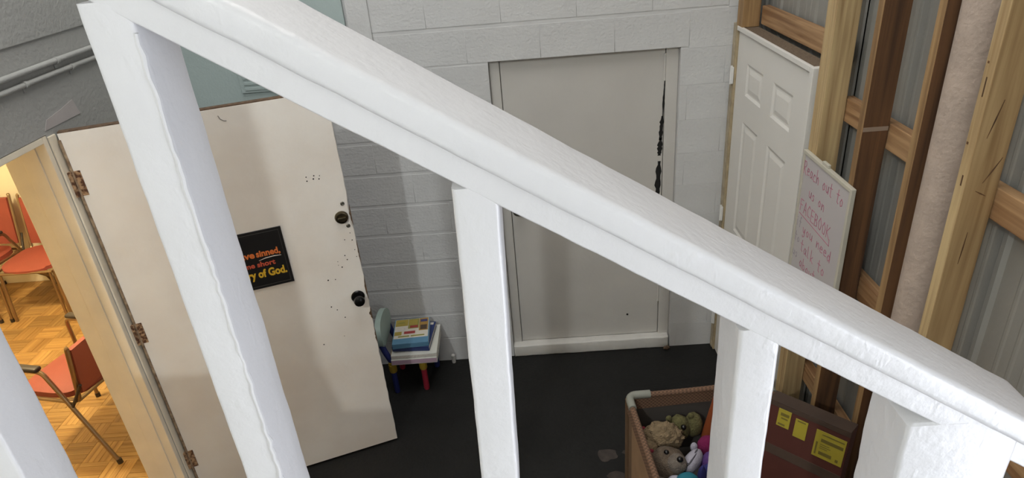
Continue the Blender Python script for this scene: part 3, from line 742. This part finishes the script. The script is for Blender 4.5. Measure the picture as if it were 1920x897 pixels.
# ================================================================== CHILD CHAIR AND BOOKS behind the open door
blue_pl = mat('blue_plastic', (0.022, 0.03, 0.14), 0.35, 0.05); red_pl = mat('red_plastic', (0.28, 0.018, 0.035), 0.35, 0.05)
yel_pl = mat('yellow_plastic', (0.38, 0.25, 0.03), 0.35, 0.05); green_pl = mat('pale_plastic', (0.36, 0.46, 0.42), 0.4, 0.05)
cc = thing('child_chair', 'small plastic child chair with red and blue legs and pale back', 'chair', (-0.81, 3.48, 0))
b = new(); rbox(b, -0.955, -0.665, 3.325, 3.61, 0.225, 0.25, 0.01, 3); mesh_obj('seat', b, yel_pl, cc, True)
for x, y, mt in ((-0.745, 3.36, red_pl), (-0.935, 3.345, blue_pl), (-0.70, 3.585, blue_pl), (-0.935, 3.585, red_pl)):
    b = new(); lathe(b, [(0, 0.0), (0.016, 0.0), (0.019, 0.01), (0.018, 0.19), (0, 0.19)], Matrix.Translation((x, y, 0)), 16); lg = mesh_obj('leg', b, mt, cc, True)
    b = new(); lathe(b, [(0, 0.165), (0.022, 0.165), (0.025, 0.172), (0.025, 0.225), (0, 0.225)], Matrix.Translation((x, y, 0)), 16); mesh_obj('socket', b, yel_pl, lg, True)
# back on the left side: two blue posts carry a rounded pale panel
for y in (3.345, 3.585):
    b = new(); tube(b, arc([(-0.935, y, 0.24), (-0.965, y, 0.32), (-0.983, y, 0.39)], 0.05), 0.019, 12); mesh_obj('back_post', b, blue_pl, cc, True)
b = new(); rings = []
for sx in (-1.003, -0.969):
    pr = []
    for k in range(32):
        a = 2*math.pi*k/32; cy_, sz_ = math.cos(a), math.sin(a); e = 0.75
        yy = 3.465 + 0.15*math.copysign(abs(cy_)**e, cy_); zz = 0.425 + 0.09*math.copysign(abs(sz_)**e, sz_)
        pr.append((sx + 0.010*((yy-3.465)/0.15)**2 - 0.05*(zz-0.425), yy, zz))
    rings.append(pr)
sweep(b, rings); bmesh.ops.bevel(b, geom=[e for e in b.edges if len(e.link_faces) == 2 and e.calc_face_angle(0) > 0.8], offset=0.012, segments=3, affect='EDGES')
mesh_obj('backrest', b, green_pl, cc, True)

page = mat('page_edges', (0.62, 0.58, 0.52), 0.8, 0.1, 90)
def book(name, label, cx_, cy_, z0, w_, d_, h_, rz, cover, extras=(), spine=None, group='books on the child chair'):
    t = thing(name, label, 'book', (cx_, cy_, z0), rz, group); M_ = INV[t].inverted()
    def bp_(nm, bm, mt, parent=None):
        bmesh.ops.transform(bm, matrix=M_, verts=list(bm.verts)); return mesh_obj(nm, bm, mt, parent or t)
    b = new(); rbox(b, -w_/2, w_/2, -d_/2, d_/2, h_-0.003, h_, 0.001, 1); rbox(b, -w_/2, w_/2, -d_/2, d_/2, 0.0, 0.003, 0.001, 1); rbox(b, -w_/2, w_/2, -d_/2, -d_/2+0.003, 0.001, h_-0.001, 0.001, 1)
    cov = bp_('cover', b, cover)
    b = new(); box(b, -w_/2+0.003, w_/2-0.003, -d_/2+0.003, d_/2-0.003, 0.003, h_-0.003); bp_('pages', b, page)
    for lv, (nm, x0, x1, y0, y1, mt) in enumerate(extras):
        b = new(); rbox(b, x0, x1, y0, y1, h_-0.0002, h_+0.0005+0.0003*min(lv, 1), 0.0001, 1); bp_(nm, b, mt, cov)
    if spine is not None:
        b = new(); rbox(b, -w_/2+0.002, w_/2-0.002, -d_/2-0.0006, -d_/2+0.001, 0.004, h_-0.004, 0.0003, 1); bp_('spine', b, spine, cov)
    return t
white_c = mat('white_cover', (0.58, 0.58, 0.53), 0.5, 0.05); pink_c = mat('pink_cover', (0.46, 0.32, 0.40), 0.5, 0.08)
blue_c = mat('dark_blue_cover', (0.016, 0.034, 0.14), 0.4, 0.1); sky_c = mat('sky_cover', (0.10, 0.235, 0.36), 0.45, 0.05)
ylw = mat('print_yellow', (0.40, 0.31, 0.06), 0.5, 0.1); wht = mat('print_white', (0.62, 0.58, 0.50), 0.5, 0.05); rdp = mat('print_red', (0.36, 0.045, 0.045), 0.5); nav = mat('print_navy', (0.05, 0.05, 0.16), 0.5); orn = mat('print_orange', (0.36, 0.21, 0.05), 0.5); brn = mat('print_brown', (0.08, 0.05, 0.03), 0.5); grn = mat('print_olive', (0.28, 0.26, 0.06), 0.5)
book('picture_book', 'large pink and white book at the bottom of the pile on the child chair', -0.785, 3.455, 0.2505, 0.285, 0.315, 0.038, R(1), white_c, spine=pink_c)
book('picture_book', 'large thin white book under the dark blue book', -0.783, 3.46, 0.2900, 0.285, 0.31, 0.026, R(1), white_c, spine=page)
book('picture_book', 'dark blue book under the bright picture book', -0.792, 3.475, 0.3165, 0.235, 0.27, 0.034, R(-4), blue_c, (('title_dot', 0.07, 0.105, 0.10, 0.125, wht),), blue_c)
ex = (('print', -0.107, 0.107, -0.080, 0.130, wht), ('print', -0.105, -0.025, 0.055, 0.128, ylw), ('print', -0.023, 0.045, 0.020, 0.128, grn), ('print', 0.047, 0.105, -0.010, 0.128, orn), ('print', -0.105, -0.06, -0.045, -0.005, ylw))
bk = book('picture_book', 'bright yellow and sky blue picture book on top of the pile', -0.805, 3.465, 0.3512, 0.225, 0.27, 0.036, R(4), sky_c, ex, sky_c)
M_ = INV[bk].inverted(); cov = [c for c in bk.children if c.name.startswith('cover')][0]
for x0, x1, y0, y1, mt in ((-0.09, -0.045, 0.085, 0.098, grn), (-0.02, 0.035, 0.06, 0.115, ylw), (-0.01, 0.04, 0.028, 0.052, rdp), (0.055, 0.098, 0.085, 0.112, nav), (0.056, 0.098, 0.0, 0.05, brn), (-0.045, 0.025, -0.035, -0.008, rdp), (-0.095, -0.035, 0.0, 0.04, page), (-0.08, -0.01, -0.067, -0.054, grn), (0.0, 0.085, -0.067, -0.054, grn)):
    b = new(); rbox(b, x0, x1, y0, y1, 0.0362, 0.0374, 0.0001, 1); bmesh.ops.transform(b, matrix=M_, verts=list(b.verts)); mesh_obj('print', b, mt, cov)
# small white pipe stub by the wall
b = new(); lathe(b, [(0, 0), (0.013, 0), (0.014, 0.01), (0.012, 0.05), (0.014, 0.058), (0.010, 0.064), (0, 0.064)], Matrix.Translation((-0.588, 3.615, 0)), 14)
one('pipe_stub', b, trim_white, 'short white pipe stub at the foot of the back wall', 'pipe', smooth=True)
# scrap on the sill corner
b = new(); blob(b, (0.848, 3.605, 0.016), (0.022, 0.012, 0.014), 2, 0.3, 5, None, 2.0)
one('rust_scrap', b, raw, 'brown scrap lying by the sill of the white door', 'scrap', smooth=True)
# stains on the floor
for x, y, sx, sy, mt in ((0.33, 2.70, 0.055, 0.045, stain), (0.455, 2.71, 0.045, 0.018, stain), (0.36, 2.55, 0.05, 0.03, stain)):
    b = new(); n = 20; a0 = random.random()*6
    top = [b.verts.new((x + sx*math.cos(2*math.pi*k/n)*(1+0.35*noise.noise(Vector((math.cos(2*math.pi*k/n)*1.5+a0, math.sin(2*math.pi*k/n)*1.5, 0)))), y + sy*math.sin(2*math.pi*k/n)*(1+0.35*noise.noise(Vector((math.cos(2*math.pi*k/n)*1.5+a0, math.sin(2*math.pi*k/n)*1.5, 3)))), 0.0012)) for k in range(n)]
    bot = [b.verts.new((v.co.x, v.co.y, 0.0)) for v in top]; b.faces.new(top); b.faces.new(bot[::-1])
    for k in range(n): b.faces.new((top[k], bot[k], bot[(k+1)%n], top[(k+1)%n]))
    mesh_obj('paint_stain', b, mt, floor)

# ================================================================== PLAYPEN WITH TOYS
RZ = 0.72
pa = R(4)
pp = thing('playpen', 'tan fabric playpen with a pale plastic corner, full of toys', 'playpen', (0.39, 2.36, 0), pa)
PM = INV[pp].inverted()        # local: origin far left corner, +x along the far side, -y towards the camera
PW, PL = 0.64, 0.98
def ppart(name, bm, mt, parent=None, smooth=True):
    bmesh.ops.transform(bm, matrix=PM, verts=list(bm.verts)); return mesh_obj(name, bm, mt, parent or pp, smooth)
def waffle(name, c1, c2):
    mt, N, L, bs = nt(name); tc = N.new('ShaderNodeTexCoord'); mp = N.new('ShaderNodeMapping'); mp.inputs['Scale'].default_value = (110, 110, 110)
    ck = N.new('ShaderNodeTexChecker'); ck.inputs['Scale'].default_value = 1.0; ck.inputs['Color1'].default_value = (*c1, 1); ck.inputs['Color2'].default_value = (*c2, 1)
    L.new(tc.outputs['Object'], mp.inputs[0]); L.new(mp.outputs[0], ck.inputs['Vector']); L.new(ck.outputs['Color'], bs.inputs['Base Color']); bs.inputs['Roughness'].default_value = 0.9
    return mt
rim_fab = waffle('waffle_fabric', (0.19, 0.105, 0.062), (0.10, 0.056, 0.034)); tan_fab = mat('tan_fabric', (0.30, 0.19, 0.105), 0.9, 0.1, 9, 0.3, 200)
grey_fab = mat('grey_fabric', (0.075, 0.065, 0.058), 0.9, 0.05, 9); orange_fab = mat('orange_print', (0.38, 0.11, 0.045), 0.9, 0.1, 12)
tan_dark = mat('brown_fabric', (0.16, 0.098, 0.055), 0.9, 0.1, 9, 0.3, 200)
# side panels
sides = [((0.03, 0.0), (PW-0.03, 0.0)), ((0.0, -0.03), (0.0, -PL+0.03)), ((PW, -0.03), (PW, -PL+0.03)), ((0.03, -PL), (PW-0.03, -PL))]
for i, (a, c) in enumerate(sides):
    a = Vector((*a, 0)); c = Vector((*c, 0)); d = (c-a).normalized(); nrm = Vector((-d.y, d.x, 0))
    def slab(z0, z1, th, sag=0.0, n=16):
        b = new(); rings = []
        for k in range(n+1):
            t = k/n; p = a.lerp(c, t); s_ = -sag*math.sin(math.pi*t)
            rings.append([p + nrm*(th/2) + Vector((0,0,z0)), p + nrm*(th/2) + Vector((0,0,z1+s_)), p - nrm*(th/2) + Vector((0,0,z1+s_)), p - nrm*(th/2) + Vector((0,0,z0))])
        sweep(b, rings); return b
    ppart('side_panel', slab(0.05, RZ-0.075, 0.008), grey_fab if i in (0,) else tan_dark, None, False)
    ppart('waffle_band', slab(RZ-0.085, RZ-0.012, 0.022), rim_fab, None, False)
    b = new(); tube(b, [a.lerp(c, k/16) + Vector((0, 0, RZ-0.014 - 0.006*math.sin(math.pi*k/16))) for k in range(17)], 0.014, 10); ppart('rim', b, rim_fab)
b = new(); rbox(b, -0.0075, -0.0035, -0.72, -0.10, 0.14, RZ-0.09, 0.0015, 1); ppart('fabric_stripe', b, tan_fab)
b = new(); rbox(b, -0.0085, -0.0045, -0.70, -0.32, 0.12, 0.50, 0.0015, 1); ppart('orange_print', b, orange_fab)
cap_m = mat('corner_plastic', (0.26, 0.265, 0.225), 0.5, 0.05)
for (x, y, ux, uy) in ((0, 0, 1, -1), (PW, 0, -1, -1), (0, -PL, 1, 1), (PW, -PL, -1, 1)):
    b = new(); tube(b, arc([(x+ux*0.10, y, RZ-0.012), (x, y, RZ-0.008), (x, y+uy*0.085, RZ-0.012)], 0.045, 6), 0.0185, 12); ppart('corner_cap', b, cap_m)
    b = new(); tube(b, [(x, y, 0.03), (x, y, RZ-0.03)], 0.015, 10); lg = ppart('leg', b, tan_dark)
    b = new(); tube(b, [(x, y, 0.0), (x, y, 0.035)], 0.02, 12); ppart('foot', b, black, lg)
b = new(); rbox(b, 0.014, PW-0.014, -PL+0.014, -0.014, 0.33, 0.37, 0.008, 2); ppart('mattress', b, grey_fab)

def plush(name, label, parts, cat='plush toy', c=(0,0,0)):
    t = thing(name, label, cat, c, 0.0, 'toys in the playpen')
    for nm, bm, mt in parts: mesh_obj(nm, bm, mt, t, True)
    return t
def bl_(c, r, amp=0.08, freq=7, seed=0.0, sub=3, rot=None):
    b = new(); blob(b, c, r, sub, amp, freq, rot, seed); return b
fur_tan = mat('fur_tan', (0.16, 0.115, 0.078), 0.95, 0.2, 45, 1.0, 160); fur_pale = mat('fur_pale', (0.22, 0.18, 0.145), 0.95, 0.2, 45, 1.0, 160)
fur_cream = mat('fur_cream', (0.30, 0.215, 0.12), 0.95, 0.2, 40, 1.0, 140); fur_brown = mat('fur_brown', (0.12, 0.07, 0.045), 0.95, 0.2, 40, 1.0, 140)
fur_olive = mat('fur_olive', (0.15, 0.135, 0.05), 0.95, 0.2, 40, 0.8, 140); red_fab2 = mat('red_cloth', (0.22, 0.012, 0.03), 0.8, 0.1)
mag = mat('magenta_plush', (0.20, 0.006, 0.075), 0.9, 0.1, 30, 0.5, 140); whitep = mat('white_plush', (0.40, 0.38, 0.44), 0.9, 0.05, 20, 0.5, 140)
greyp = mat('grey_stripe', (0.09, 0.085, 0.10), 0.9); purp = mat('purple_plush', (0.12, 0.05, 0.23), 0.9, 0.1, 20, 0.5, 140); bluep = mat('blue_plush', (0.035, 0.035, 0.19), 0.9); tealp = mat('teal_cloth', (0.015, 0.19, 0.26), 0.8, 0.1, 12)
orangep = mat('orange_plastic', (0.24, 0.055, 0.014), 0.6, 0.05); tealg = mat('grey_teal_plush', (0.10, 0.13, 0.12), 0.9)
shiny = mat('nose_black', (0.006, 0.005, 0.005), 0.25)
# brown-faced bear looking up at the stairs
hc = Vector((0.515, 2.083, 0.555)); fd = Vector((0.12, -0.62, 0.78)).normalized(); sd = Vector((0.75, 0.55, 0.32)); sd = (sd - fd*sd.dot(fd)).normalized(); ud = fd.cross(sd)
plush('teddy_bear', 'tan teddy bear with black nose lying in the playpen', [
  ('head', bl_(hc, 0.080, 0.07, 9, 1.0), fur_tan), ('muzzle', bl_(hc + fd*0.060 + ud*-0.014 + sd*0.014, (0.046, 0.043, 0.043), 0.06, 8, 2.0), fur_pale),
  ('nose', bl_(hc + fd*0.104 + sd*0.026 - ud*0.008, (0.014, 0.013, 0.013), 0, 1, 0, 2), shiny),
  ('eye', bl_(hc + fd*0.065 + ud*0.045 + sd*0.016, 0.012, 0, 1, 0, 2), shiny), ('eye', bl_(hc + fd*0.062 - ud*0.054 + sd*0.010, 0.011, 0, 1, 0, 2), shiny),
  ('ear', bl_(hc - sd*0.074 - ud*0.025 + fd*0.02, (0.036, 0.032, 0.027), 0.1, 8, 3.0), fur_pale), ('ear', bl_(hc - sd*0.04 + ud*0.07, (0.032, 0.03, 0.025), 0.1, 8, 4.0), fur_brown),
  ('body', bl_(hc + Vector((0.03, -0.01, -0.105)), (0.085, 0.075, 0.07), 0.08, 7, 5.0), fur_tan)], c=(0.512, 2.10, 0.37))
plush('fluffy_toy', 'fluffy cream coloured toy with a red bow behind the teddy bear', [
  ('body', bl_((0.520, 2.232, 0.565), (0.095, 0.056, 0.082), 0.16, 11, 6.0, 4), fur_cream), ('leg', bl_((0.455, 2.175, 0.565), (0.035, 0.04, 0.035), 0.15, 9, 7.0), fur_cream),
  ('bow', bl_((0.440, 2.262, 0.588), (0.018, 0.012, 0.022), 0.2, 6, 8.0), red_fab2), ('bow', bl_((0.452, 2.135, 0.585), (0.015, 0.012, 0.012), 0.2, 6, 9.0), red_fab2)], c=(0.52, 2.225, 0.37))
plush('olive_toy', 'olive green plush toy with a dark eye beside the fluffy toy', [
  ('body', bl_((0.612, 2.298, 0.555), (0.050, 0.045, 0.07), 0.08, 7, 10.0), fur_olive), ('eye', bl_((0.620, 2.247, 0.607), 0.013, 0.05, 3, 1, 2), shiny), ('ear', bl_((0.562, 2.29, 0.622), (0.014, 0.010, 0.018), 0.05, 4, 2), fur_olive)], c=(0.598, 2.285, 0.37))
plush('green_toy', 'yellow-green plush toy behind the magenta ball', [('body', bl_((0.682, 2.315, 0.555), (0.042, 0.040, 0.065), 0.08, 6, 11.0), fur_olive), ('ear', bl_((0.665, 2.305, 0.620), (0.014, 0.012, 0.014), 0.08, 6, 12.0), fur_olive)], c=(0.69, 2.29, 0.37))
plush('magenta_ball', 'round magenta plush in the playpen near the far rim', [('body', bl_((0.715, 2.175, 0.555), (0.050, 0.045, 0.052), 0.03, 4, 13.0), mag), ('seam', bl_((0.735, 2.155, 0.515), (0.04, 0.03, 0.03), 0.05, 4, 14), greyp)], c=(0.72, 2.195, 0.37))
from mathutils import Euler
wr = Euler((R(25), R(-12), R(48)), 'XYZ')
plush('white_toy', 'white plush toy with grey stripes beside the teddy bear', [
  ('body', bl_((0.622, 2.085, 0.565), (0.066, 0.034, 0.040), 0.05, 5, 15.0, 3, wr), whitep), ('stripe', bl_((0.618, 2.073, 0.592), (0.040, 0.005, 0.014), 0.05, 3, 1, 2, wr), greyp),
  ('stripe', bl_((0.632, 2.098, 0.595), (0.030, 0.005, 0.013), 0.05, 3, 2, 2, wr), greyp), ('ear', bl_((0.640, 2.140, 0.592), (0.016, 0.012, 0.026), 0.05, 4, 3, 2), whitep),
  ('spot', bl_((0.590, 2.045, 0.592), (0.007, 0.006, 0.006), 0, 1, 0, 2), greyp), ('spot', bl_((0.578, 2.055, 0.592), (0.006, 0.006, 0.006), 0, 1, 0, 2), greyp)], c=(0.622, 2.085, 0.37))
plush('purple_toy', 'purple and blue plush toy at the right of the white toy', [('body', bl_((0.702, 2.08, 0.535), (0.045, 0.05, 0.075), 0.05, 5, 16.0), purp), ('belly', bl_((0.680, 2.035, 0.535), (0.034, 0.034, 0.055), 0.05, 5, 17.0), bluep), ('paw', bl_((0.680, 2.005, 0.575), (0.018, 0.016, 0.016), 0.05, 5, 18.0), tealp)], c=(0.70, 2.08, 0.37))
plush('orange_toy', 'tiny orange toy in front of the purple plush', [('body', bl_((0.637, 1.995, 0.575), (0.016, 0.016, 0.022), 0.15, 5, 19.0), orangep), ('stem', bl_((0.637, 1.99, 0.54), (0.02, 0.02, 0.10), 0.1, 4, 20), bluep)], c=(0.637, 1.995, 0.37))
plush('teal_cloth', 'bright teal cloth toy at the lower edge of the toys', [('body', bl_((0.572, 1.965, 0.53), (0.062, 0.05, 0.09), 0.06, 5, 21.0), tealp), ('label_tag', bl_((0.525, 1.985, 0.575), (0.03, 0.018, 0.014), 0.1, 5, 22.0), whitep)], c=(0.572, 1.965, 0.37))
b = new(); lathe(b, [(0, 0.0), (0.092, 0.0), (0.090, 0.015), (0.018, 0.435), (0.010, 0.445), (0, 0.445)], Matrix.Translation((0.782, 2.275, 0.3705)), 28)
cn = one('toy_cone', b, orangep, 'orange cone standing in the far corner of the playpen', 'cone', smooth=True)

# cardboard box leaning in the playpen
A_ = Vector((0.861, 1.965, 1.0)); Bv = Vector((1.081, 1.757, 1.0)); ux = (Bv-A_).normalized(); dn = Vector((-0.117, -0.124, -0.985)); dn = (dn - ux*dn.dot(ux)).normalized(); nb = ux.cross(dn).normalized()
BM = Matrix((ux, -nb if nb.y < 0 else nb, -dn)).transposed().to_4x4(); BM.translation = A_
back = BM @ Vector((0, 1, 0)) - BM @ Vector((0, 0, 0))
if back.y < 0:
    for i in range(3): BM[i][1] *= -1
BH, BD, BW = 0.63, 0.075, 0.303
box_red = mat('box_red', (0.075, 0.017, 0.011), 0.7, 0.1, 6); box_brown = mat('box_brown', (0.06, 0.036, 0.024), 0.8, 0.1, 8); lab_y = mat('label_yellow', (0.36, 0.30, 0.03), 0.5, 0.04, 10); lab_ink = mat('label_ink', (0.15, 0.12, 0.02), 0.6)
bxo = thing('cardboard_box', 'dark red cardboard box with three yellow labels in the playpen', 'box', BM @ Vector((BW/2, BD/2, -BH)))
def bpart(name, bm, mt, parent=None):
    bmesh.ops.transform(bm, matrix=BM, verts=list(bm.verts)); return mesh_obj(name, bm, mt, parent or bxo)
b = new(); rbox(b, 0, BW, 0, BD, -BH, 0, 0.003); body = bpart('body', b, box_red)
b = new(); rbox(b, 0.001, BW-0.001, 0.0, BD, 0.0005, 0.004, 0.001, 1); bpart('top_flap', b, box_brown)
b = new(); rbox(b, 0.0, BW, -0.0012, 0.001, -0.017, 0.0, 0.0005, 1); bpart('tape', b, box_brown)
b = new(); rbox(b, 0.0, BW, -0.0012, 0.001, -0.225, -0.185, 0.0005, 1); bpart('tape', b, box_brown)
def skewlab(x0, z0, x1, z1, nm='label'):
    b = new(); rbox(b, x0, x1, -0.0022, -0.0008, z0, z1, 0.0003, 1); return bpart(nm, b, lab_y, body)
l1 = skewlab(0.19, -0.148, 0.296, -0.036); l2 = skewlab(0.112, -0.108, 0.158, -0.030); l3 = skewlab(0.046, -0.092, 0.094, -0.017)
for par, bars in ((l1, ((0.212, 0.290, -0.052, -0.047), (0.212, 0.290, -0.080, -0.066), (0.212, 0.245, -0.092, -0.089), (0.212, 0.250, -0.100, -0.097), (0.212, 0.240, -0.108, -0.105), (0.212, 0.258, -0.134, -0.120), (0.197, 0.203, -0.138, -0.085), (0.272, 0.282, -0.138, -0.126))), (l2, ((0.120, 0.150, -0.040, -0.035),)), (l3, ((0.056, 0.088, -0.045, -0.032), (0.06, 0.085, -0.058, -0.052), (0.052, 0.078, -0.086, -0.078)))):
    for x0, x1, z0, z1 in bars:
        b = new(); rbox(b, x0, x1, -0.0028, -0.002, z0, z1, 0.0002, 1); bpart('printed_bar', b, lab_ink, par)
# sequinned black bag in front of the box
sq = thing('sequin_bag', 'black sequinned bag below the yellow labelled box', 'bag', (0.835, 1.725, 0.37), 0.0)
b = new(); blob(b, (0.835, 1.725, 0.565), (0.09, 0.058, 0.20), 4, 0.06, 10, None, 31.0); bag = mesh_obj('body', b, black, sq, True)
rnd = random.Random(5); b = new()
for k in range(260):
    a = rnd.uniform(0, 2*math.pi); e = rnd.uniform(-0.2, 1.45)
    nrm = Vector((math.cos(a)*math.cos(e), math.sin(a)*math.cos(e), math.sin(e)))
    p = Vector((0.835 + nrm.x*0.094, 1.725 + nrm.y*0.061, 0.565 + nrm.z*0.207)); q = (nrm + Vector((rnd.uniform(-.4,.4), rnd.uniform(-.4,.4), rnd.uniform(-.4,.4)))).to_track_quat('Z', 'Y').to_matrix().to_4x4(); q.translation = p
    lathe(b, [(0, 0.0008), (0.004, 0.0), (0.004, -0.0006), (0, -0.0006)], q, 6)
so = mesh_obj('sequins', b, mat('sequin', (0.25, 0.2, 0.2), 0.15, 0.3, 50, metal=1.0), sq); so['kind'] = 'stuff'
# grey teal plush behind the box
plush('grey_toy', 'grey-green plush toy peeking up behind the cardboard box', [('body', bl_((0.985, 2.13, 0.755), (0.055, 0.05, 0.11), 0.06, 5, 33.0), tealg), ('base', bl_((0.985, 2.13, 0.52), (0.07, 0.055, 0.15), 0.05, 5, 34), tealg), ('eye', bl_((0.975, 2.085, 0.80), 0.006, 0, 1, 0, 2), whitep)], c=(0.985, 2.13, 0.37))

# ================================================================== LAMP (out of frame)
lp = thing('wall_lamp', 'bulb holder fixed to the left wall high over the landing', 'lamp', (-1.80, -2.0, 4.6))
b = new(); lathe(b, [(0, 0), (0.055, 0), (0.055, 0.02), (0.02, 0.03), (0.02, 0.08), (0, 0.08)], Matrix.Translation((XL+0.002, -2.0, 4.6)) @ Matrix.Rotation(R(90), 4, 'Y'), 18); mesh_obj('holder', b, white_metal, lp, True)
